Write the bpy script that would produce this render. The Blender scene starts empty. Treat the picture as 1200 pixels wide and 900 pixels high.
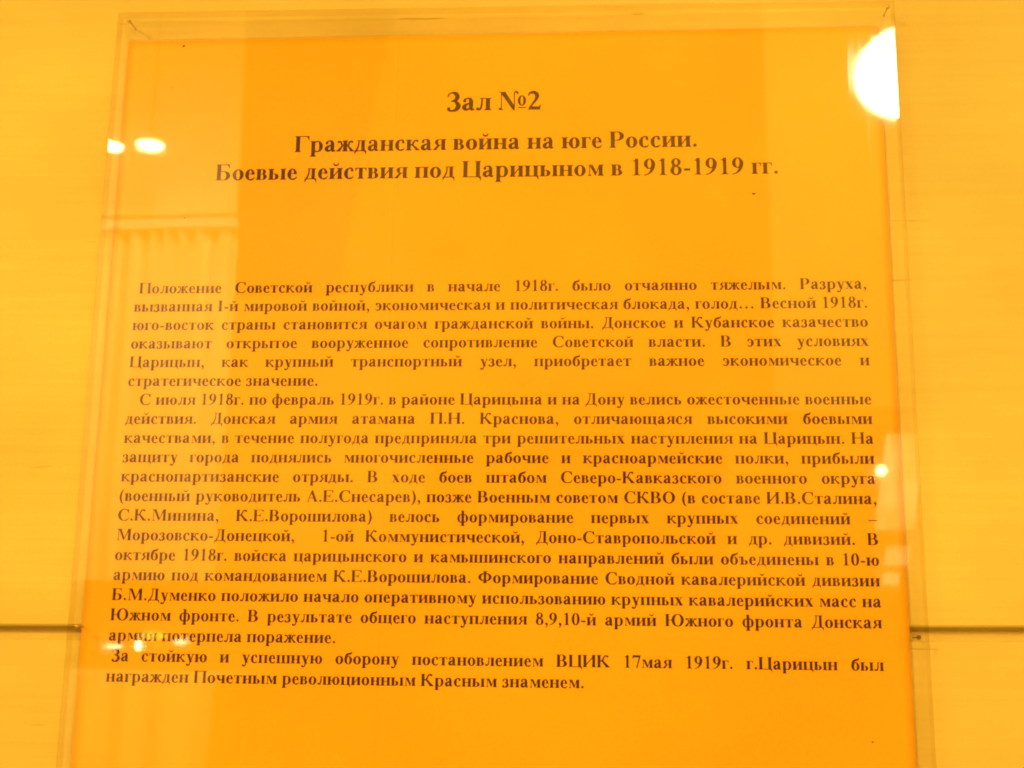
import bpy, math, random
from mathutils import Vector, Matrix, noise
from mathutils.geometry import delaunay_2d_cdt
PI = math.pi
random.seed(7)
SC = bpy.context.scene
COL = SC.collection
EYE = 1.5                                   # camera height; the lens is 0.464 m in front of the sheet

# ------------------------------------------------------------------ camera
cam = bpy.data.cameras.new('camera'); co = bpy.data.objects.new('camera', cam); COL.objects.link(co)
cam.lens = 45.0; cam.sensor_width = 36.0; cam.clip_start = .02; cam.clip_end = 100
R_ = ((0.99781955, 0.00178141, 0.06597704), (0.06490877, -0.20759877, -0.97605820), (0.01195799, 0.97821244, -0.20726174))
M = Matrix(R_).to_4x4(); M.translation = (0, -0.4643, EYE); co.matrix_world = M
SC.camera = co

# ------------------------------------------------------------------ world, exposure
w = bpy.data.worlds.new('World'); SC.world = w; w.use_nodes = True
w.node_tree.nodes['Background'].inputs[0].default_value = (1, .60, .10, 1)
w.node_tree.nodes['Background'].inputs[1].default_value = .42
SC.view_settings.view_transform = 'Standard'; SC.view_settings.look = 'None'
SC.view_settings.exposure = -0.07; SC.view_settings.gamma = 1
SC.cycles.filter_width = 1.9
SC.cycles.use_denoising = True
SC.cycles.max_bounces = 10; SC.cycles.transparent_max_bounces = 16
SC.cycles.sample_clamp_indirect = 8

# ------------------------------------------------------------------ lamps and added fill lights out of sight
WARM = (1.0, .60, .048)
def area(name, loc, target, size, power, color=WARM, spread=PI):
    l = bpy.data.lights.new(name, 'AREA'); l.shape = 'DISK'; l.size = size; l.energy = power; l.color = color; l.spread = spread
    o = bpy.data.objects.new(name, l); COL.objects.link(o); o.location = loc
    o.rotation_euler = (Vector(target)-Vector(loc)).to_track_quat('-Z', 'Y').to_euler(); return o
area('spotlight_left', (-1.72, -1.85, EYE+1.15), (-.2, 0, EYE-.22), .2, 9.8, WARM, math.radians(75))
area('spotlight_right', (1.45, -1.85, EYE+.75), (.05, 0, EYE-.22), .2, 4.2, WARM, math.radians(75))
area('curtain_fill', (-.9, -2.3, EYE+2.1), (-1.72, -4, EYE+.8), .8, 34, (1, .72, .30), math.radians(80))  # unseen fill, added to brighten the curtain's reflection
area('back_wall_fill', (.6, -2.1, EYE+2.3), (.5, -4, EYE+1.0), .4, 165)  # unseen fill, added so the mirrored back wall reads brighter
area('low_fill', (.1, -1.25, EYE-1.25), (0, 0, EYE), .6, 15)  # added fill from below, softens the shade in the panel gap
# ------------------------------------------------------------------ lettering
# A bold old-style serif alphabet (Cyrillic) drawn from overlapping strokes in
# units of 1/1000 em; every glyph is merged once by a constrained triangulation.
XH, CH, LW, CW, HL = 461, 676, 138, 148, 42
GL = {}
class G:
    def __init__(s): s.p = []
    def P(s, *pts): s.p.append([(float(a), float(b)) for a, b in pts]); return s
    def R(s, x0, y0, x1, y1): return s.P((x0, y0), (x1, y0), (x1, y1), (x0, y1))
    def serif(s, x0, x1, y, up, sides='lr', e=46, h=30, b=30):
        # slab under (up=1) or over (up=-1) a stem, with small brackets
        h += 6; a = x0 - (e if 'l' in sides else 0); c = x1 + (e if 'r' in sides else 0)
        s.R(a, min(y, y + up*h), c, max(y, y + up*h))
        k = up
        if 'l' in sides: s.P((x0+4, y+k*h*.8), (x0-e*.55, y+k*h*.8), (x0+4, y+k*(h+b)))
        if 'r' in sides: s.P((x1-4, y+k*h*.8), (x1+e*.55, y+k*h*.8), (x1-4, y+k*(h+b)))
        return s
    def st(s, x, w=LW, y0=0, y1=XH, b='lr', t='lr', e=46, h=30):
        x -= 7; w += 14; s.R(x, y0, x+w, y1)
        if b: s.serif(x, x+w, y0, 1, b, e, h)
        if t: s.serif(x, x+w, y1, -1, t, e, h)
        return s
    def bowl(s, cx, cy, rx, ry, tx, ty, a0=0, a1=360, n=26, sx=0):
        # elliptic ring of horizontal thickness tx and vertical thickness ty
        q = []; ty += 10; tx += 14
        for i in range(n+1):
            a = math.radians(a0 + (a1-a0)*i/n); c, d = math.cos(a), math.sin(a)
            q.append(((cx+rx*c, cy+ry*d), (cx+sx+(rx-tx)*c, cy+(ry-ty)*d)))
        for i in range(n): s.P(q[i][0], q[i+1][0], q[i+1][1], q[i][1])
        return s
    def disc(s, cx, cy, r, ry=None):
        ry = ry or r
        return s.P(*[(cx+r*math.cos(i*PI/8), cy+ry*math.sin(i*PI/8)) for i in range(16)])
    def S(s, *pts, n=7):
        # brush stroke through (x, y, width)
        P = [pts[0]] + list(pts) + [pts[-1]]; c = []
        for i in range(1, len(P)-2):
            for k in range(n if i < len(P)-3 else n+1):
                t = k/n
                c.append([.5*(2*P[i][j] + (P[i+1][j]-P[i-1][j])*t + (2*P[i-1][j]-5*P[i][j]+4*P[i+1][j]-P[i+2][j])*t*t
                              + (3*P[i][j]-P[i-1][j]-3*P[i+1][j]+P[i+2][j])*t**3) for j in range(3)])
        L = []
        for i in range(len(c)):
            a, b = c[max(i-1, 0)], c[min(i+1, len(c)-1)]
            dx, dy = b[0]-a[0], b[1]-a[1]; l = math.hypot(dx, dy) or 1
            w = max(c[i][2]+12, 28)/2
            L.append(((c[i][0]-dy/l*w, c[i][1]+dx/l*w), (c[i][0]+dy/l*w, c[i][1]-dx/l*w)))
        for i in range(len(L)-1):
            s.P(L[i][0], L[i+1][0], L[i+1][1]); s.P(L[i][0], L[i+1][1], L[i][1])
        return s
    def D(s, xa, ya, xb, yb, w):
        # diagonal of horizontal width w (xa, xb are left edges)
        return s.P((xa, ya), (xa+w, ya), (xb+w, yb), (xb, yb))
def glyph(ch, width):
    g = G(); GL[ch] = [width, g]; return g
def share(ch, src, width=None): GL[ch] = [width or GL[src][0], GL[src][1]]

# --- lower case
g = glyph('а', 500)
g.S((100,330,60),(118,405,62),(205,452,36),(300,425,95),(338,345,132),(338,250,138),(338,100,132))
g.disc(116,355,58); g.S((338,130,132),(352,55,110),(405,32,60),(462,55,26)); 
g.S((330,292,40),(220,245,60),(125,180,118),(100,110,136),(150,48,104),(215,40,66),(300,100,46))
g = glyph('б', 500)
g.bowl(250,222,225,236,140,34); g.S((95,240,136),(96,360,110),(150,500,110),(260,565,108),(380,590,90),(430,640,62),(448,694,20))
g = glyph('в', 485)
g.st(60,w=LW,b='l',t='l'); g.R(190,428,270,XH); g.R(190,0,290,34); g.R(190,228,300,258)
g.bowl(262,345,150,116,118,32,-90,90); g.bowl(278,129,172,129,132,34,-90,90); g.bowl(262,345,150,116,118,32,-90,-70)
g = glyph('г', 400)
g.st(60,t='l'); g.R(190,429,385,XH); g.P((385,XH),(385,318),(362,318),(340,390),(290,429),(290,XH))
g = glyph('д', 512)
g.R(20,0,492,40); g.P((20,40),(20,-128),(44,-128),(62,-60),(120,0),(120,40)); g.P((492,40),(492,-128),(468,-128),(450,-60),(392,0),(392,40))
g.R(290,0,428,XH); g.R(130,427,470,XH); g.S((190,445,40),(188,330,46),(160,180,56),(90,30,60))
g = glyph('е', 444)
g.bowl(228,222,200,239,135,34,0,325) if False else None
g.bowl(230,225,202,238,138,36,60,270); g.bowl(230,225,182,238,110,34,0,75); g.R(110,238,412,272)
g.S((225,15,60),(300,22,64),(370,62,40),(415,130,14)); g.P((300,272),(412,272),(412,225+1),(300,238))
g = glyph('ж', 690)
g.st(276,w=138,e=34)
for m in (1,-1):
    X = lambda x: 345+m*(x-345)
    g.S((X(415),238,44),(X(480),280,60),(X(505),370,60),(X(545),420,50),(X(610),420,50)); g.disc(X(612),400,50)
    g.P((X(408),262),(X(470),262),(X(700),22),(X(545),22)); g.R(min(X(525),X(712)),0,max(X(525),X(712)),28); g.P((X(548),30),(X(525),20),(X(585),20))
g = glyph('з', 412)
g.S((50,340,30),(75,410,40),(160,448,34),(255,430,90),(292,350,116),(262,276,84),(170,244,30)); g.disc(84,352,48)
g.S((150,246,32),(260,232,76),(312,135,132),(268,46,100),(175,6,50),(80,24,66),(40,78,60)); g.disc(74,80,50)
g = glyph('и', 576)
g.st(62,LW); g.st(376,LW); g.P((190,60),(190,135),(386,400),(386,325))
g = glyph('й', 576)
g.st(62,LW); g.st(376,LW); g.P((190,60),(190,135),(386,400),(386,325))
g.S((185,672,22),(215,600,44),(288,568,60),(361,600,44),(391,672,22))
g = glyph('к', 560)
g.st(55,LW); g.S((180,228,50),(270,262,60),(320,360,64),(370,418,50),(440,420,50)); g.disc(452,402,52)
g.P((200,262),(285,262),(590-30,22),(405,22)); g.R(375,0,572,28); g.P((405,30),(378,20),(450,20))
g = glyph('л', 556)
g.st(358,LW,t='r'); g.R(155,427,400,XH); g.S((225,445,44),(222,330,50),(205,150,60),(160,45,62),(95,20,56)); g.disc(74,58,56)
g = glyph('м', 668)
g.st(474,LW,t='r'); g.R(98,0,136,440); g.serif(96,138,0,1,'lr',50); g.R(40,431,190,XH)
g.P((100,XH),(235,XH),(400,110),(330,0)); g.P((325,0),(352,0),(520,XH),(474,XH))
g = glyph('н', 576)
g.st(62,LW); g.st(376,LW); g.R(190,214,386,254)
g = glyph('о', 500); g.bowl(250,224,226,238,140,34)
g = glyph('п', 576)
g.st(62,LW); g.st(376,LW); g.R(190,425,386,XH)
g = glyph('р', 556)
g.st(68,LW,y0=-205,t='l'); g.S((195,372,30),(235,425,44),(290,446,40)) ; g.bowl(322,225,200,238,136,38,-108,104)
g.S((195,70,36),(240,20,40),(300,8,44))
g = glyph('с', 444)
g.bowl(236,225,208,238,140,36,82,272); g.S((225,446,40),(310,440,60),(355,385,90)); g.disc(346,352,58)
g.S((235,20,60),(310,28,60),(370,62,36),(408,118,14))
g = glyph('т', 490)
g.st(176,LW,t=''); g.R(24,429,466,XH)
g.P((24,XH),(24,318),(46,318),(66,390),(120,432),(120,XH)); g.P((466,XH),(466,318),(444,318),(424,390),(370,432),(370,XH))
g = glyph('у', 500)
g.D(60,XH,228,0,148); g.serif(62,208,XH,-1,'lr',44); g.R(330,431,490,XH)
g.S((425,445,42),(340,220,44),(262,-10,56),(215,-130,60),(150,-172,64),(90,-150,60)); g.disc(86,-134,58)
g = glyph('ф', 700)
g.st(281,138,y0=-205,y1=676,t='l'); g.bowl(215,226,178,238,124,34,60,300); g.bowl(485,226,178,238,124,34,-120,120)
g.R(215,428,485,464) if False else None
g.S((215,446,34),(285,440,34),(300,400,30)); g.S((215,6,34),(285,12,34),(300,52,30)); g.S((485,446,34),(415,440,34),(400,400,30)); g.S((485,6,34),(415,12,34),(400,52,30))
g = glyph('х', 500)
g.P((38,432),(215,432),(462,29),(285,29)); g.R(12,432,250,XH); g.R(250,0,488,29)
g.P((60,29),(110,29),(235,205),(208,240)); g.P((395,432),(345,432),(265,320),(290,285)); g.R(12,0,185,29); g.R(300,432,478,XH)
g = glyph('ц', 580)
g.st(62,LW,b='l'); g.st(376,LW,b=''); g.R(190,0,560,38); g.P((560,38),(560,-130),(536,-130),(515,-60),(455,0),(455,38))
g = glyph('ч', 556)
g.st(358,LW); g.S((125,450,136),(126,330,136),(165,225,110),(250,186,60),(370,205,36)); g.serif(58,194,XH,-1)
g = glyph('ш', 830)
g.st(62,LW,b='l'); g.st(348,LW,b='',e=36); g.st(634,LW,b='r'); g.R(190,0,640,38)
g = glyph('щ', 836)
g.st(62,LW,b='l'); g.st(348,LW,b='',e=36); g.st(634,LW,b=''); g.R(190,0,816,38); g.P((816,38),(816,-130),(792,-130),(770,-60),(712,0),(712,38))
g = glyph('ь', 480)
g.st(62,LW,b='l'); g.R(190,0,280,34); g.R(190,240,280,272); g.bowl(272,136,180,136,138,34,-90,90)
g = glyph('ъ', 540)
g.st(122,LW,b='l',t=''); g.R(20,429,262,XH); g.P((20,XH),(20,318),(42,318),(62,390),(116,432),(116,XH)); g.R(250,0,340,34); g.R(250,240,340,272); g.bowl(332,136,180,136,138,34,-90,90)
g = glyph('ы', 735)
g.st(58,LW,b='l'); g.R(190,0,260,34); g.R(190,240,260,272); g.bowl(262,136,172,136,132,34,-90,90); g.st(538,LW,e=44)
g = glyph('э', 440)
g.bowl(205,225,206,238,138,36,-92,98); g.S((215,446,40),(130,440,60),(85,385,90)); g.disc(94,352,56)
g.S((205,18,60),(130,26,60),(70,62,36),(32,118,14)); g.R(130,212,300,248)
g = glyph('ю', 750)
g.st(60,LW); g.R(190,214,330,254); g.bowl(508,224,214,238,136,34)
g = glyph('я', 530)
g.st(345,LW,b='r',t='r'); g.R(240,429,360,XH); g.bowl(248,330,170,131,124,32,90,270); g.R(240,199,360,230)
g.P((190,215),(300,215),(150,28),(20,28)); g.R(8,0,170,30)
# --- capitals
def cst(g, x, w=CW, b='lr', t='lr', e=46, y0=0): g.st(x, w, y0, CH, b, t, e, 26)
def beak(g, x, y, m, h=160):   # hanging serif of a top arm, m=+1 at the right end
    g.P((x,y),(x,y-h),(x-m*22,y-h),(x-m*50,y-h*.52),(x-m*120,y-30),(x-m*120,y))
g = glyph('Г', 615); cst(g,70,t='l'); g.R(210,640,590,CH); beak(g,590,CH,1,190)
g = glyph('Б', 650); cst(g,66,b='l',t='l'); g.R(206,640,560,CH); beak(g,560,CH,1,170); g.R(206,0,370,36); g.R(206,352,370,388); g.bowl(362,194,236,194,156,38,-90,90)
g = glyph('В', 667); cst(g,66,b='l',t='l'); g.R(206,640,330,CH); g.R(206,0,350,36); g.R(206,332,350,366); g.bowl(325,504,230,172,150,36,-90,90); g.bowl(345,183,270,183,168,38,-90,90)
g = glyph('З', 530)
g.S((50,500,22),(85,600,46),(180,668,40),(320,640,120),(385,520,150),(325,400,110),(190,352,34))
g.S((160,356,36),(310,345,80),(420,190,158),(350,50,130),(210,-2,60),(105,22,80),(50,80,70)); g.disc(86,84,58)
g = glyph('П', 778); cst(g,70); cst(g,560); g.R(210,636,570,CH)
g = glyph('С', 722)
g.bowl(385,338,355,353,160,40,75,285); g.S((450,664,40),(550,635,46),(625,540,52),(655,455,30)); g.P((655,691),(628,691),(600,620),(655,455),(678,455))
g.S((450,14,40),(540,26,56),(620,80,46),(682,170,22))
g = glyph('Ц', 778); cst(g,70,b='l'); cst(g,560,b=''); g.R(210,0,765,40); g.P((765,40),(765,-150),(738,-150),(715,-65),(640,0),(640,40))
g = glyph('Д', 720)
g.R(28,0,692,42); g.P((28,42),(28,-150),(54,-150),(78,-62),(150,0),(150,42)); g.P((692,42),(692,-150),(666,-150),(642,-62),(570,0),(570,42))
g.R(440,0,588,CH); g.R(190,638,640,CH); g.S((285,655,44),(282,480,48),(245,260,60),(130,30,70))
g = glyph('К', 765); cst(g,66); g.S((206,340,56),(330,380,70),(400,520,74),(470,625,64),(590,625,64)); g.disc(606,600,64)
g.P((240,385),(370,385),(740,24),(520,24)); g.R(480,0,768,26)
g = glyph('И', 778); cst(g,70); cst(g,560); g.P((210,90),(210,185),(570,590),(570,495))
g = glyph('Н', 778); cst(g,70); cst(g,560); g.R(210,318,570,360)
g = glyph('А', 722)
g.P((330,690),(395,690),(660,26),(492,26),(312,510)); g.P((330,690),(370,600),(140,26),(92,26)); g.R(205,205,500,244); g.R(20,0,240,26); g.R(440,0,712,26)
g = glyph('Е', 667); cst(g,66,b='l',t='l'); g.R(206,640,600,CH); beak(g,600,CH,1,165); g.R(206,0,612,36)
g.P((634,180),(612,0),(470,0),(480,30),(560,70),(612,180)); g.R(206,322,440,358); g.P((445,450),(445,230),(425,230),(405,290),(350,326),(350,354),(405,390),(425,450))
g = glyph('М', 944); g.R(118,0,160,650); g.serif(116,162,0,1,'lr',88,26); g.R(24,650,240,CH); cst(g,708,t=''); g.R(760,650,920,CH); g.R(708,0,856,CH)
g.P((130,CH),(290,CH),(510,150),(440,0)); g.P((440,0),(472,0),(790,CH),(705,CH))
g = glyph('О', 778); g.bowl(389,337,354,354,162,40)
g = glyph('Ф', 840); g.R(346,0,494,CH); g.serif(346,494,0,1,'lr',60,26); g.serif(346,494,CH,-1,'lr',60,26); g.bowl(420,338,386,245,158,38)
g = glyph('Ю', 1100); cst(g,66); g.R(210,318,420,360); g.bowl(720,337,345,354,158,40)
g = glyph('Р', 611); cst(g,64,t='l'); g.R(204,640,340,CH); g.R(204,290,340,324); g.bowl(335,483,242,193,158,36,-90,90)
g = glyph('I', 389); cst(g,120)
# --- figures and signs
g = glyph('1', 500); g.R(190,0,322,688); g.R(100,0,412,26); g.P((190,30),(160,24),(190,80)); g.P((322,30),(352,24),(322,80)); g.P((65,580),(72,560),(130,590),(190,560),(200,560),(322,688),(300,688))
g = glyph('9', 500)
g.bowl(242,470,214,220,130,34); g.S((385,520,140),(390,400,138),(345,230,110),(240,90,60),(120,20,32),(30,2,26))
g = glyph('8', 500); g.bowl(250,525,186,166,112,34); g.bowl(252,182,222,196,132,36); g.P((70,290),(180,400),(330,300),(390,200),(440,260),(300,400),(170,470),(110,430))
g = glyph('0', 500); g.bowl(250,338,226,352,134,34)
g = glyph('2', 500)
g.S((30,510,20),(75,610,60),(170,640,96),(270,620,120),(330,520,136),(300,390,100),(190,220,62),(60,50,56)); g.P((25,0),(430,0),(475,170),(450,170),(400,118),(120,118),(25,25))
g = glyph('7', 500); g.P((40,688),(478,688),(478,665),(300,-10),(225,-10),(385,570),(100,570),(52,500),(28,505))
g = glyph('№', 1010); g.P((20,26),(20,0),(180,0),(180,26)); g.R(82,14,118,660); g.P((10,CH),(235,CH),(566,130),(566,-12),(500,-12),(60,650),(10,650))
g.R(528,0,566,600); g.S((546,560,36),(556,650,40),(610,672,60),(655,640,50)); g.disc(655,622,42); g.disc(48,40,46)
g.bowl(808,340,146,196,86,28); g.R(668,60,948,100)
g = glyph('.', 250); g.disc(125,64,72)
g = glyph(',', 250); g.disc(122,66,70); g.S((160,80,70),(172,0,62),(135,-90,34),(62,-160,14))
g = glyph('…', 1000); g.disc(167,64,72); g.disc(500,64,72); g.disc(833,64,72)
g = glyph('-', 333); g.R(42,170,290,262)
g = glyph('–', 500); g.R(0,198,500,250)
g = glyph('(', 333); g.S((300,680,14),(180,560,80),(112,300,120),(112,180,120),(180,-60,80),(300,-168,14))
g = glyph(')', 333); g.S((33,680,14),(153,560,80),(221,300,120),(221,180,120),(153,-60,80),(33,-168,14))
GL[' '] = [250, None]

_cache = {}
def glyph_mesh(ch):
    if ch not in _cache:
        vs, es, pol = [], [], []
        for poly in GL[ch][1].p:
            if abs(sum(poly[i-1][0]*poly[i][1]-poly[i][0]*poly[i-1][1] for i in range(len(poly)))) < .5: continue
            k = len(vs); m = len(poly); pol.append(poly)
            es += [(k+i, k+(i+1) % m) for i in range(m)]; vs += [Vector(p) for p in poly]
        V, E, F = delaunay_2d_cdt(vs, es, [], 0, 0.3)[:3]
        keep = []
        for q in F:
            x = sum(V[i][0] for i in q)/3; y = sum(V[i][1] for i in q)/3
            for poly in pol:
                ins = False; j = len(poly)-1
                for i in range(len(poly)):
                    (xi, yi), (xj, yj) = poly[i], poly[j]
                    if (yi > y) != (yj > y) and x < (xj-xi)*(y-yi)/(yj-yi)+xi: ins = not ins
                    j = i
                if ins: keep.append(tuple(q)); break
        _cache[ch] = ([tuple(v) for v in V], keep)
    return _cache[ch]
def extent(ch):
    xs = [p[0] for q in GL[ch][1].p for p in q]; return min(xs), max(xs)
def line_width(t):
    return sum(GL[c][0] for c in t) - extent(t[0])[0] - (GL[t[-1]][0]-extent(t[-1])[1])
# ------------------------------------------------------------------ helpers
def mat(name):
    m = bpy.data.materials.new(name); m.use_nodes = True
    return m, m.node_tree.nodes, m.node_tree.links, m.node_tree.nodes['Principled BSDF']
def mesh(name, vs, fs, m=None, parent=None, smooth=False, mats=None, midx=None):
    me = bpy.data.meshes.new(name); me.from_pydata(vs, [], fs); me.update()
    for k in (mats or [m]): me.materials.append(k)
    if midx: me.polygons.foreach_set('material_index', midx)
    if smooth: me.polygons.foreach_set('use_smooth', [True]*len(me.polygons))
    o = bpy.data.objects.new(name, me); COL.objects.link(o)
    if parent: o.parent = parent
    return o
def struct(o): o['kind'] = 'structure'; return o
def thing(name, label, cat, loc=(0, 0, 0), group=None):
    o = bpy.data.objects.new(name, None); COL.objects.link(o); o.location = loc; o.empty_display_size = .05
    o['label'] = label; o['category'] = cat
    if group: o['group'] = group
    return o
def boxv(x0, x1, y0, y1, z0, z1, b=0.0):
    # box with chamfered edges on the room side (y0 is the side facing the room)
    if b <= 0:
        v = [(x0,y0,z0),(x1,y0,z0),(x1,y1,z0),(x0,y1,z0),(x0,y0,z1),(x1,y0,z1),(x1,y1,z1),(x0,y1,z1)]
        return v, [(0,3,2,1),(4,5,6,7),(0,1,5,4),(1,2,6,5),(2,3,7,6),(3,0,4,7)]
    v = [(x0+b,y0,z0+b),(x1-b,y0,z0+b),(x1-b,y0,z1-b),(x0+b,y0,z1-b),
         (x0,y0+b,z0),(x1,y0+b,z0),(x1,y0+b,z1),(x0,y0+b,z1),(x0,y1,z0),(x1,y1,z0),(x1,y1,z1),(x0,y1,z1)]
    f = [(0,1,2,3),(0,4,5,1),(1,5,6,2),(2,6,7,3),(3,7,4,0),(4,8,9,5),(5,9,10,6),(6,10,11,7),(7,11,8,4),(8,11,10,9)]
    return v, f
def lathe(prof, n=24, cx=0, cy=0, cz=0, axis='z'):
    vs, fs = [], []
    for r, h in prof:
        for i in range(n):
            a = 2*PI*i/n; p = (r*math.cos(a), r*math.sin(a), h)
            if axis == 'y': p = (p[0], h, p[1])
            vs.append((p[0]+cx, p[1]+cy, p[2]+cz))
    for k in range(len(prof)-1):
        for i in range(n):
            a, b = k*n+i, k*n+(i+1) % n
            fs.append((a, b, b+n, a+n))
    fs.append(tuple(range(n))[::-1]); fs.append(tuple(range((len(prof)-1)*n, len(prof)*n)))
    return vs, fs

# ------------------------------------------------------------------ materials
def nd(N, t, **k):
    n = N.new(t)
    for a, b in k.items(): setattr(n, a, b)
    return n
def ramp(N, p0, c0, p1, c1):
    r = nd(N, 'ShaderNodeValToRGB'); e = r.color_ramp.elements
    e[0].position = p0; e[0].color = c0; e[1].position = p1; e[1].color = c1; return r
def tex(N, L, kind, scale, vec=(1, 1, 1), **inp):
    tc = nd(N, 'ShaderNodeTexCoord'); mp = nd(N, 'ShaderNodeMapping'); mp.inputs['Scale'].default_value = vec
    L.new(tc.outputs['Object'], mp.inputs['Vector'])
    t = nd(N, kind); L.new(mp.outputs[0], t.inputs['Vector']); t.inputs['Scale'].default_value = scale
    for a, b in inp.items(): t.inputs[a].default_value = b
    return t
def mul(N, L, a, b, fac=1.0):
    m = nd(N, 'ShaderNodeMix', data_type='RGBA', blend_type='MULTIPLY'); m.inputs[0].default_value = fac
    L.new(a, m.inputs[6]); L.new(b, m.inputs[7]); return m.outputs[2]
def add(N, L, a, b, k=1.0):
    m = nd(N, 'ShaderNodeMath', operation='MULTIPLY_ADD'); m.inputs[1].default_value = k
    L.new(b, m.inputs[0]); L.new(a, m.inputs[2]); return m.outputs[0]

def panel_material(name, base):
    m, N, L, P = mat(name)
    g = tex(N, L, 'ShaderNodeTexNoise', 9, (1, 1, 34), Detail=8, Roughness=.62)           # fine lengthwise grain
    r1 = ramp(N, .25, (.92, .905, .87, 1), .7, (1, 1, 1, 1)); L.new(g.outputs[0], r1.inputs[0])
    c = tex(N, L, 'ShaderNodeTexNoise', 7, (1, 1, 1.6), Detail=4)                          # uneven paint
    r2 = ramp(N, .3, (.78, .74, .65, 1), .7, (1, 1, 1, 1)); L.new(c.outputs[0], r2.inputs[0])
    s = tex(N, L, 'ShaderNodeTexNoise', 22, (1, 1, 16), Detail=3, Roughness=.5)            # rare hair cracks
    r3 = ramp(N, .272, (.66, .56, .42, 1), .296, (1, 1, 1, 1)); L.new(s.outputs[0], r3.inputs[0])
    f = tex(N, L, 'ShaderNodeTexNoise', 900, Detail=2)
    r4 = ramp(N, .3, (.965, .96, .94, 1), .7, (1, 1, 1, 1)); L.new(f.outputs[0], r4.inputs[0])
    b0 = nd(N, 'ShaderNodeRGB'); b0.outputs[0].default_value = (*base, 1)
    o = mul(N, L, mul(N, L, mul(N, L, mul(N, L, b0.outputs[0], r1.outputs[0]), r2.outputs[0]), r3.outputs[0], .8), r4.outputs[0])
    L.new(o, P.inputs['Base Color']); P.inputs['Roughness'].default_value = .55; P.inputs['Specular IOR Level'].default_value = .3
    bp = nd(N, 'ShaderNodeBump'); bp.inputs['Strength'].default_value = .16; bp.inputs['Distance'].default_value = .0012
    L.new(add(N, L, g.outputs[0], f.outputs[0], .12), bp.inputs['Height']); L.new(bp.outputs[0], P.inputs['Normal'])
    return m
M_panel = panel_material('painted_panel', (.73, .61, .30))
M_batten = panel_material('panel_batten', (.76, .64, .34))

def paper_material():
    m, N, L, P = mat('orange_paper')
    f = tex(N, L, 'ShaderNodeTexNoise', 1400, Detail=3)
    r1 = ramp(N, .3, (.95, .93, .90, 1), .7, (1, 1, 1, 1)); L.new(f.outputs[0], r1.inputs[0])
    c = tex(N, L, 'ShaderNodeTexNoise', 9, Detail=5, Roughness=.55)
    r2 = ramp(N, .3, (.97, .88, .75, 1), .7, (1, 1, 1, 1)); L.new(c.outputs[0], r2.inputs[0])
    b0 = nd(N, 'ShaderNodeRGB'); b0.outputs[0].default_value = (.90, .495, .035, 1)
    L.new(mul(N, L, mul(N, L, b0.outputs[0], r1.outputs[0]), r2.outputs[0]), P.inputs['Base Color'])
    P.inputs['Roughness'].default_value = .5; P.inputs['Specular IOR Level'].default_value = .25
    # two old fold lines and slack waves in the sheet
    sx = nd(N, 'ShaderNodeSeparateXYZ'); tc = nd(N, 'ShaderNodeTexCoord'); L.new(tc.outputs['Object'], sx.inputs[0])
    def fold(sock, at, wid):
        a = nd(N, 'ShaderNodeMath', operation='SUBTRACT'); L.new(sock, a.inputs[0]); a.inputs[1].default_value = at
        b = nd(N, 'ShaderNodeMath', operation='ABSOLUTE'); L.new(a.outputs[0], b.inputs[0])
        r = nd(N, 'ShaderNodeMapRange', interpolation_type='SMOOTHSTEP'); L.new(b.outputs[0], r.inputs[0])
        r.inputs[1].default_value = 0; r.inputs[2].default_value = wid; r.inputs[3].default_value = 1; r.inputs[4].default_value = 0
        return r.outputs[0]
    h = add(N, L, fold(sx.outputs[0], -.0786, .0011), fold(sx.outputs[2], EYE+.0003, .0013), .35)
    wv = tex(N, L, 'ShaderNodeTexNoise', 16, (1, 1, .35), Detail=3)
    bp = nd(N, 'ShaderNodeBump'); bp.inputs['Strength'].default_value = .5; bp.inputs['Distance'].default_value = .0004
    L.new(add(N, L, h, wv.outputs[0], 4.0), bp.inputs['Height']); L.new(bp.outputs[0], P.inputs['Normal'])
    return m
M_paper = paper_material()
M_ink, N, L, P = mat('printed_ink')
P.inputs['Base Color'].default_value = (.085, .062, .045, 1); P.inputs['Roughness'].default_value = .6
f = tex(N, L, 'ShaderNodeTexNoise', 700, Detail=2); r = ramp(N, .3, (.024, .005, .002, 1), .75, (.062, .010, .003, 1)); L.new(f.outputs[0], r.inputs[0]); L.new(r.outputs[0], P.inputs['Base Color'])

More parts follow.
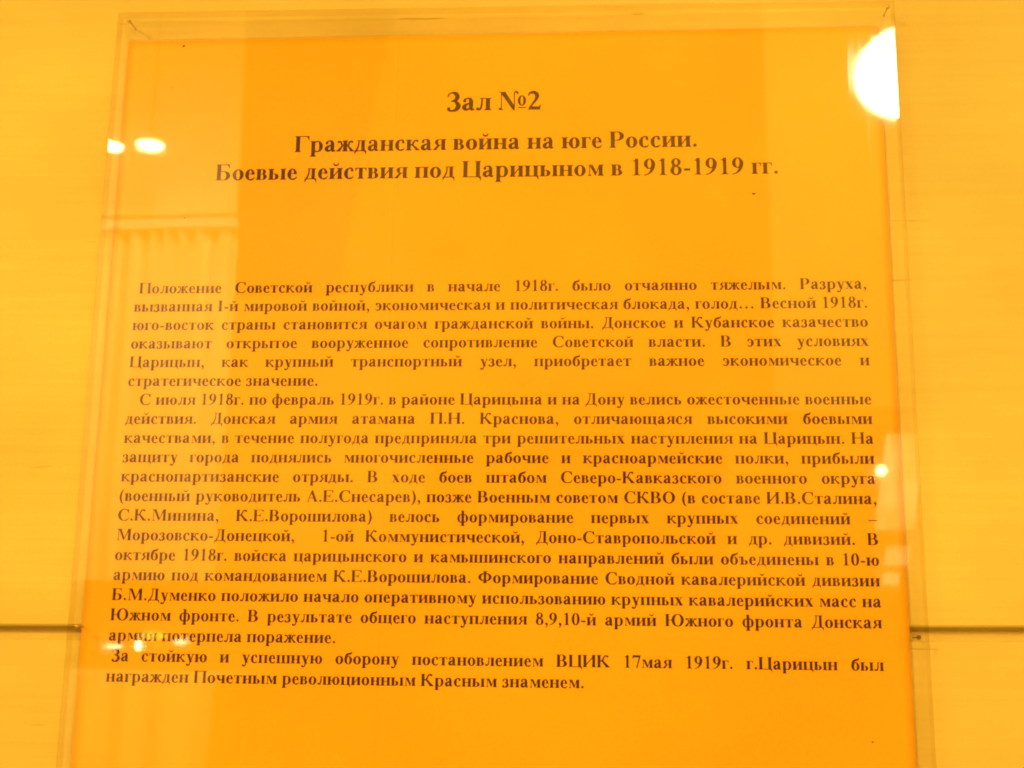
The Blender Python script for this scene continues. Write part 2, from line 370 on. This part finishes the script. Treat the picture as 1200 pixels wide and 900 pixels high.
def acrylic(name, tint, rough, bump, refl=.05):
    m, N, L, P = mat(name); N.remove(P)
    tr = nd(N, 'ShaderNodeBsdfTransparent'); tr.inputs[0].default_value = (*tint, 1)
    gl = nd(N, 'ShaderNodeBsdfGlossy'); gl.inputs['Roughness'].default_value = rough
    mx = nd(N, 'ShaderNodeMixShader')
    # Schlick reflectance that is the same from both sides of a thin sheet
    ge = nd(N, 'ShaderNodeNewGeometry'); dt = nd(N, 'ShaderNodeVectorMath', operation='DOT_PRODUCT')
    L.new(ge.outputs['Incoming'], dt.inputs[0]); L.new(ge.outputs['Normal'], dt.inputs[1])
    ab = nd(N, 'ShaderNodeMath', operation='ABSOLUTE'); L.new(dt.outputs['Value'], ab.inputs[0])
    om = nd(N, 'ShaderNodeMath', operation='SUBTRACT'); om.inputs[0].default_value = 1; L.new(ab.outputs[0], om.inputs[1])
    pw = nd(N, 'ShaderNodeMath', operation='POWER'); L.new(om.outputs[0], pw.inputs[0]); pw.inputs[1].default_value = 5
    fr = nd(N, 'ShaderNodeMath', operation='MULTIPLY_ADD'); L.new(pw.outputs[0], fr.inputs[0]); fr.inputs[1].default_value = .9*refl/.05; fr.inputs[2].default_value = refl
    if bump:
        n1 = tex(N, L, 'ShaderNodeTexNoise', 7, (1, 1, .45), Detail=2, Roughness=.45)
        bp = nd(N, 'ShaderNodeBump'); bp.inputs['Strength'].default_value = 1; bp.inputs['Distance'].default_value = bump
        L.new(n1.outputs[0], bp.inputs['Height']); L.new(bp.outputs[0], gl.inputs['Normal'])
        # rubbed scratches, only in patches
        s = tex(N, L, 'ShaderNodeTexNoise', 60, (6, 1, .5), Detail=2)
        r = ramp(N, .60, (.022, .022, .022, 1), .78, (.09, .09, .09, 1)); L.new(s.outputs[0], r.inputs[0])
        L.new(add(N, L, r.outputs[0], r.outputs[0], 0), gl.inputs['Roughness'])
    L.new(fr.outputs[0], mx.inputs[0]); L.new(tr.outputs[0], mx.inputs[1]); L.new(gl.outputs[0], mx.inputs[2])
    L.new(mx.outputs[0], N['Material Output'].inputs[0]); return m
M_face = acrylic('acrylic_face', (.975, .95, .90), .05, .0006)
M_back = acrylic('acrylic_back_face', (1, 1, 1), .035, 0, .03)
M_edge = acrylic('acrylic_edge', (.94, .90, .78), .25, 0, .022)
def plain(name, col, rough=.5, metal=0.0, nscale=60, var=.15):
    m, N, L, P = mat(name); n = tex(N, L, 'ShaderNodeTexNoise', nscale, Detail=4)
    r = ramp(N, .3, tuple(c*(1-var) for c in col)+(1,), .7, tuple(min(1, c*(1+var)) for c in col)+(1,)); L.new(n.outputs[0], r.inputs[0])
    L.new(r.outputs[0], P.inputs['Base Color']); P.inputs['Roughness'].default_value = rough; P.inputs['Metallic'].default_value = metal; return m
def glow(name, col, s):
    m, N, L, P = mat(name); P.inputs['Base Color'].default_value = (.8, .75, .6, 1)
    P.inputs['Emission Color'].default_value = (*col, 1); P.inputs['Emission Strength'].default_value = s; return m
M_nail = plain('nail_brass', (.55, .38, .14), .35, 1, 3000)
M_rust = plain('nail_rust', (.16, .07, .03), .6, .3, 3000)
M_speck = plain('dark_speck', (.12, .06, .02), .8, 0, 4000)

# ------------------------------------------------------------------ the wall of painted panels
wall = bpy.data.objects.new('wall', None); COL.objects.link(wall); struct(wall)
YW = .0013                                   # face of the panels; the sheet of paper stands just in front
tilt = .0088
def wall_panel(z0, z1, skew0, skew1, x0=-1.6, x1=1.6):
    v, f = boxv(x0, x1, YW, YW+.018, z0, z1, .0007)
    out = []
    for x, y, z in v:
        k = skew0 if abs(z-z0) < .01 else skew1
        out.append((x, y, z + k*x))
    return mesh('panel', out, f, M_panel, wall)
wall_panel(EYE+.0104, EYE+1.72, tilt, 0)
wall_panel(0, EYE+.0059, 0, tilt)
v, f = boxv(-1.6, 1.6, YW+.0048, YW+.017, EYE-.03, EYE+.05); 
mesh('batten', v, f, M_batten, wall)

# ------------------------------------------------------------------ the framed notice
plaque = thing('information_plaque', 'clear acrylic notice board with an orange sheet of dark Cyrillic text nailed to the wall', 'notice board', (0, 0, EYE))
def pl(o): o.parent = plaque; o.matrix_parent_inverse = Matrix.Translation((0, 0, -EYE)); return o
# acrylic slab: slightly out of square, 5 mm thick
F0, F1 = -.0055, -.0006
c4 = [(-.1909, EYE-.185), (.1147, EYE-.185), (.1143, EYE+.2479), (-.1909, EYE+.2499)]
b = .0004
def ring(y, k): # k = inset
    s = [(k, k), (-k, k), (-k, -k), (k, -k)]
    return [(x+a, y, z+c) for (x, z), (a, c) in zip(c4, s)]
v = ring(F0, b)+ring(F0+b, 0)+ring(F1-b, 0)+ring(F1, b)
f = [(0,1,2,3), (15,14,13,12)]; mi = [0, 1]
for k in range(3):
    for i in range(4):
        a, c = 4*k+i, 4*k+(i+1) % 4; f.append((a, a+4, c+4, c)); mi.append(2)
pl(mesh('acrylic_sheet', v, f, mats=[M_face, M_back, M_edge], midx=mi))

# orange sheet, faintly slack
PX0, PX1, PZ0, PZ1 = -.1878, .1092, EYE-.1800, EYE+.2400
def sheet_y(x, z):
    e = min(x-PX0, PX1-x, PZ1-z)/.05; e = max(0, min(1, e))
    n = noise.noise(Vector((x*7, z*4, 3.1))) + .5*noise.noise(Vector((x*15, z*6, 8.2)))
    return .00028 + .00022*n*e
nx, nz = 75, 105; v = []; f = []
for j in range(nz+1):
    for i in range(nx+1):
        x = PX0+(PX1-PX0)*i/nx; z = PZ0+(PZ1-PZ0)*j/nz; v.append((x, sheet_y(x, z), z))
for j in range(nz):
    for i in range(nx):
        a = j*(nx+1)+i; f.append((a, a+1, a+nx+2, a+nx+1))
n0 = len(v); v += [(x, y+.00022, z) for x, y, z in v]
f += [tuple(n0+q for q in reversed(p)) for p in f[:nx*nz]]
per = [i for i in range(nx+1)] + [(j+1)*(nx+1)-1 for j in range(1, nz+1)] + [nz*(nx+1)+i for i in range(nx-1, -1, -1)] + [j*(nx+1) for j in range(nz-1, 0, -1)]
for k in range(len(per)): a, c = per[k], per[(k+1) % len(per)]; f.append((a, a+n0, c+n0, c))
paper = mesh('paper_sheet', v, f, M_paper, smooth=True); pl(paper)

BODY, HEAD, BIG = .00635, .009878, .01129
TEXT = [
 ('Зал №2', BIG, -.0583, -.0214, .2078),
 ('Гражданская война на юге России.', HEAD, -.1178, .0385, .19155),
 ('Боевые действия под Царицыном в 1918-1919 гг.', HEAD, -.1486, .0689, .1802)]
BL = [('Положение Советской республики в начале 1918г. было отчаянно тяжелым. Разруха,', -.1758),
 ('вызванная I-й мировой войной, экономическая и политическая блокада, голод… Весной 1918г.', 0),
 ('юго-восток страны становится очагом гражданской войны. Донское и Кубанское казачество', 0),
 ('оказывают открытое вооруженное сопротивление Советской власти. В этих условиях', 0),
 ('Царицын, как крупный транспортный узел, приобретает важное экономическое и', 0),
 ('стратегическое значение.', 0),
 ('С июля 1918г. по февраль 1919г. в районе Царицына и на Дону велись ожесточенные военные', -.1724),
 ('действия. Донская армия атамана П.Н. Краснова, отличающаяся высокими боевыми', 0),
 ('качествами, в течение полугода предприняла три решительных наступления на Царицын. На', 0),
 ('защиту города поднялись многочисленные рабочие и красноармейские полки, прибыли', 0),
 ('краснопартизанские отряды. В ходе боев штабом Северо-Кавказского военного округа', 0),
 ('(военный руководитель А.Е.Снесарев), позже Военным советом СКВО (в составе И.В.Сталина,', 0),
 ('С.К.Минина, К.Е.Ворошилова) велось формирование первых крупных соединений –', 0),
 ('Морозовско-Донецкой, _1-ой Коммунистической, Доно-Ставропольской и др. дивизий. В', 0),
 ('октябре 1918г. войска царицынского и камышинского направлений были объединены в 10-ю', 0),
 ('армию под командованием К.Е.Ворошилова. Формирование Сводной кавалерийской дивизии', 0),
 ('Б.М.Думенко положило начало оперативному использованию крупных кавалерийских масс на', 0),
 ('Южном фронте. В результате общего наступления 8,9,10-й армий Южного фронта Донская', 0),
 ('армия потерпела поражение.', 0),
 ('За стойкую и успешную оборону постановлением ВЦИК 17мая 1919г. г.Царицын был', -.1758),
 ('награжден Почетным революционным Красным знаменем.', 0)]
RAG = {5: -.1046, 18: -.0940, 20: -.0047}
for i, (t, x0) in enumerate(BL):
    TEXT.append((t, BODY, x0 or -.1774, RAG.get(i, .0999), .1345-.0072815*i))
GL['_'] = [900, None]
for t, em, x0, x1, z in TEXT:
    u = em/1000; lw = line_width(t)*u; ns = t.count(' ')
    gap = (x1-x0-lw)/ns if ns else 0
    kern = 1.0
    if RAG and (em != BODY or x1 != .0999):      # a line set at its natural width: spread evenly
        kern = (x1-x0)/lw; gap = 0
    else:
        kern = 1.013; gap = (x1-x0-lw*kern)/ns
    x = x0 - extent(t[0])[0]*u; v = []; f = []
    for c in t:
        if GL[c][1]:
            V, F = glyph_mesh(c); k = len(v)
            for a, h in V:
                X, Z = x+a*u, EYE+z+h*u; v.append((X, sheet_y(X, Z)-.00007, Z))
            f += [tuple(k+q for q in p) for p in F]
        x += GL[c][0]*u*kern + (gap if c == ' ' else 0)
    pr = mesh('text_line', v, f, M_ink, paper)
# nails at the corners and at the height of the gap
def nail(x, z, m, tilt_x, r=.00075, out=.0007):
    y0 = F0-out
    prof = [(r*.35, -.0003), (r*.8, -.0002), (r, .0001), (r*.9, .00035), (r*.26, .0005), (r*.24, .0078)]
    v, f = lathe(prof, 14, axis='y'); v = [(x+a + tilt_x*(.0125-b_)*.0, y0+b_, EYE+z+c) for a, b_, c in v]
    return pl(mesh('nail', v, f, m, smooth=True))
nail(-.1857, .2457, M_nail, 0); nail(.1116, .2448, M_nail, 0); nail(.1107, .0077, M_rust, 0); nail(-.1873, .0083, M_nail, 0)
for x, z, r in ((-.1631, .2345, .0006), (.0587, .1701, .0006), (-.1665, .2170, .0003), (.0935, -.0275, .0004), (-.158, .163, .0003)):
    v = [(x+r*(1.5 if k in (0, 1) else 1)*random.uniform(.7, 1.3)*math.cos(k*PI/4), F0-.00003, EYE+z+r*random.uniform(.5, 1)*math.sin(k*PI/4)) for k in range(8)]
    v += [(x, F0-.00025, EYE+z)]
    pl(mesh('speck', v, [(k, (k+1) % 8, 8) for k in range(8)], M_speck))

# ------------------------------------------------------------------ the room the acrylic mirrors
M_room = plain('room_plaster', (.46, .29, .10), .8, 0, 1.6, .45)
M_ceil = plain('ceiling_plaster', (.74, .66, .48), .8, 0, 4, .05)
M_floor = plain('floor_parquet', (.22, .11, .05), .4, 0, 12, .3)
M_wood = plain('dark_wood', (.10, .045, .02), .4, 0, 20, .3)
M_white = plain('white_gloss_paint', (.88, .86, .78), .3, 0, 9, .03)
M_cloth = plain('curtain_cloth', (.82, .74, .56), .9, 0, 30, .06)
BY = -4.0; HC = EYE+2.75
def quad(name, pts, m): return struct(mesh(name, pts, [(0, 1, 2, 3)], m))
quad('floor', [(-3.4, BY, 0), (2.6, BY, 0), (2.6, .02, 0), (-3.4, .02, 0)], M_floor)
quad('ceiling', [(-3.4, BY, HC), (-3.4, .02, HC), (2.6, .02, HC), (2.6, BY, HC)], M_ceil)
quad('back_wall', [(-3.4, BY, 0), (-3.4, BY, HC), (2.6, BY, HC), (2.6, BY, 0)], M_room)
v, f = boxv(-3.2, 2.5, BY+.002, BY+.03, 0, EYE+.22, .004); 
v = [(x, BY+.002+(BY+.03-y), z) for x, y, z in v]; struct(mesh('dark_mirror_band', v, f, M_wood))  # dark band added to deepen the reflection over the lower lines

struct(mesh('pale_glare_block', *boxv(-2.75, -1.335, BY+.002, BY+.05, EYE+1.58, HC-.002), M_cloth))  # pale block added for the bright glare at upper left
v, f = boxv(-1.325, -.95, BY+.002, BY+.02, EYE+1.28, HC-.1)
v = [(x+((z-EYE-1.28)*(-.04 if x < -1.1 else .16)), y, z) for x, y, z in v]; struct(mesh('dark_smear_panel', v, f, M_wood))  # added dark shape, slanted to make the dim smear in the reflection
struct(mesh('pale_glare_section', *boxv(.62, 2.5, BY+.002, BY+.02, EYE+.85, HC-.002), M_ceil))  # pale piece added to lighten the reflection at the right
# curtain with a pale pelmet, in front of the back wall
cur = thing('curtain', 'pale pleated curtain under a light pelmet, mirrored at the left of the acrylic', 'curtain', (-1.6, BY+.1, 0))
def under(o, t): o.parent = t; o.matrix_parent_inverse = Matrix.Translation(-t.location); return o
n = 260; v = []; f = []
for j in range(2):
    for i in range(n+1):
        s = i/n; x = -2.15+.84*s
        y = BY+.10+.030*math.sin(s*2*PI*13+1.4*math.sin(s*17))*(1 if j else .75)+.012*math.sin(s*2*PI*31)
        v.append((x, y, (EYE+.24) if j == 0 else EYE+1.50))
for i in range(n): f.append((i, i+1, n+2+i, n+1+i))
under(mesh('cloth', v, f, M_cloth, smooth=True), cur)
v, f = boxv(-2.2, -1.30, BY+.10, BY+.15, EYE+1.495, EYE+1.530, 0); under(mesh('pelmet', v, f, M_white), cur)

# lamps that show in the acrylic
def downlight(x, y, r, label):
    HZ = EYE+1.746
    t = thing('disc_lamp', label, 'ceiling lamp', (x, y, HZ), 'small disc lamps on rods')
    v, f = lathe([(.004, -.003), (.004, HC-HZ)], 8, x, y, HZ); under(mesh('rod', v, f, M_wood), t)
    v, f = lathe([(r*1.25, -.002), (r*1.2, -.014), (r*1.02, -.016), (r*1.0, -.004)], 28, x, y, HZ); under(mesh('rim', v, f, M_ceil), t)
    v, f = lathe([(r*.99, -.012), (r*.8, -.020), (r*.3, -.025), (r*.02, -.026)], 28, x, y, HZ); under(mesh('lens', v, f, M_lens, smooth=True), t)
M_lens = glow('lamp_lens', (1, .72, .32), 95)
downlight(-1.56, -3.57-.09, .05, 'small oval ceiling lamp glowing just inside the left edge of the acrylic')
downlight(-1.71, -3.57-.09, .05, 'small ceiling lamp whose glow is cut by the left edge of the acrylic')
pen = thing('pendant_lamp', 'round white globe lamp glowing at the upper right edge of the acrylic', 'lamp', (.675, -2.24, EYE+1.276))
v, f = lathe([(.097*math.sin(a*PI/16)+.0005, -.097*math.cos(a*PI/16)) for a in range(17)], 32, .675, -2.24, EYE+1.276)
under(mesh('globe', v, f, glow('globe_glass', (1, .78, .45), 60), smooth=True), pen)
v, f = lathe([(.004, .095), (.004, HC-EYE-1.276)], 8, .675, -2.24, EYE+1.276); under(mesh('cord', v, f, M_wood), pen)
v, f = lathe([(.05, -.03), (.055, -.001)], 20, .675, -2.24, HC); under(mesh('ceiling_rose', v, f, M_ceil), pen)

# small lit glazed door beyond, at the right
gd = thing('lit_glazed_cabinet', 'narrow lit glazed cabinet mirrored at the right edge of the orange sheet', 'cabinet', (1.0, BY+.1, EYE+.2))
def lean(v): return [(x+(z-EYE-.55)*.16, y, z) for x, y, z in v]   # the case stands slightly askew
v, f = boxv(.90, 1.16, BY+.005, BY+.10, EYE+.17, EYE+.78, 0); under(mesh('carcass', lean(v), f, M_wood), gd)
M_pane = glow('lit_pane', (1, .74, .34), 2)
N, L = M_pane.node_tree.nodes, M_pane.node_tree.links
t_ = tex(N, L, 'ShaderNodeTexNoise', 9, (1, 1, .6), Detail=3); q_ = nd(N, 'ShaderNodeMapRange'); q_.inputs[1].default_value = .35; q_.inputs[2].default_value = .65
q_.inputs[3].default_value = .5; q_.inputs[4].default_value = 4; L.new(t_.outputs[0], q_.inputs[0]); L.new(q_.outputs[0], N['Principled BSDF'].inputs['Emission Strength'])
for z0, z1, x0, x1 in ((.42, .745, .945, 1.075), (.30, .365, .99, 1.07), (.235, .275, .99, 1.045)):
    v, f = boxv(x0, x1, BY+.101, BY+.106, EYE+z0, EYE+z1, 0); under(mesh('pane', lean(v), f, M_pane), gd)
v, f = lathe([(.017*math.sin(a*PI/10)+.0004, -.017*math.cos(a*PI/10)) for a in range(11)], 20, .944, BY+.15, EYE+.614)
sl = mesh('small_lamp', v, f, glow('small_lamp_glass', (1, .76, .40), 45), smooth=True); sl['label'] = 'small bright lamp mirrored over the end of a text line near the right edge'; sl['category'] = 'lamp'

bar = thing('glint_row', 'row of added bright glints mirrored over the lowest text lines at left', 'lamp', (-1.5, BY+.2, EYE))  # added glowing spots imitate stray glints low in the acrylic
v, f = boxv(-1.75, -1.25, BY+.20, BY+.22, EYE+.045, EYE+.06, 0); under(mesh('glint_rail', v, f, M_wood), bar)
M_glint = glow('glint', (1, .85, .5), 14); M_glint2 = glow('yellow_glint', (1, .75, .05), 7)
for x, z, rx, rz, m in ((-1.51, .0169, .010, .014, M_lens), (-1.60, .012, .034, .009, M_glint), (-1.36, .033, .022, .010, M_glint), (-1.455, .05, .05, .012, M_glint2)):
    v, f = lathe([(math.sin(a*PI/8)+.02, -math.cos(a*PI/8)) for a in range(9)], 14); v = [(x+a*rx, BY+.24+b_*.01, EYE+z+c*rz) for a, b_, c in v]
    under(mesh('glint', v, f, m, smooth=True), bar)

cb = thing('added_cupboard', 'tall dark wooden stand-in, added to darken the reflection behind the lower middle of the text', 'added_cupboard', (-.1, BY+.2, 0))  # added only to dim the mirrored area under the lower text
v, f = boxv(-.55, .42, BY+.032, BY+.42, 0, EYE+.66, 0); under(mesh('carcass', v, f, M_wood), cb)
for x0, x1 in ((-.54, -.07), (-.06, .41)):
    v, f = boxv(x0, x1, BY+.421, BY+.44, .08, EYE+.62, 0); under(mesh('door', v, f, M_wood), cb)

dt = thing('added_table', 'pale draped table, added to lighten the reflection at the lower left of the acrylic', 'table', (-1.7, BY+.5, 0))  # added for pale streaks in the reflection, not seen directly
v = []; f = []; n = 200
for j in range(3):
    for i in range(n+1):
        q = i/n; x = -2.35+1.25*q; a = .035*math.sin(q*2*PI*9+1.8*math.sin(q*9))
        v.append((x+(.06 if j == 0 else 0)*math.sin(q*11), BY+(.72+a*(1.3 if j == 0 else .2)) if j < 2 else BY+.06, (.02, EYE-.07, EYE-.065)[j]))
for j in range(2):
    for i in range(n): k = j*(n+1)+i; f.append((k, k+1, k+n+2, k+n+1))
under(mesh('cloth', v, f, M_cloth, smooth=True), dt)
v, f = boxv(-2.3, -1.15, BY+.1, BY+.62, EYE-.11, EYE-.085, 0); under(mesh('table_top', v, f, M_wood), dt)
for x in (-2.25, -1.2):
    for y in (.14, .56):
        v, f = boxv(x-.025, x+.025, BY+y-.025, BY+y+.025, .001, EYE-.111, 0); under(mesh('leg', v, f, M_wood), dt)
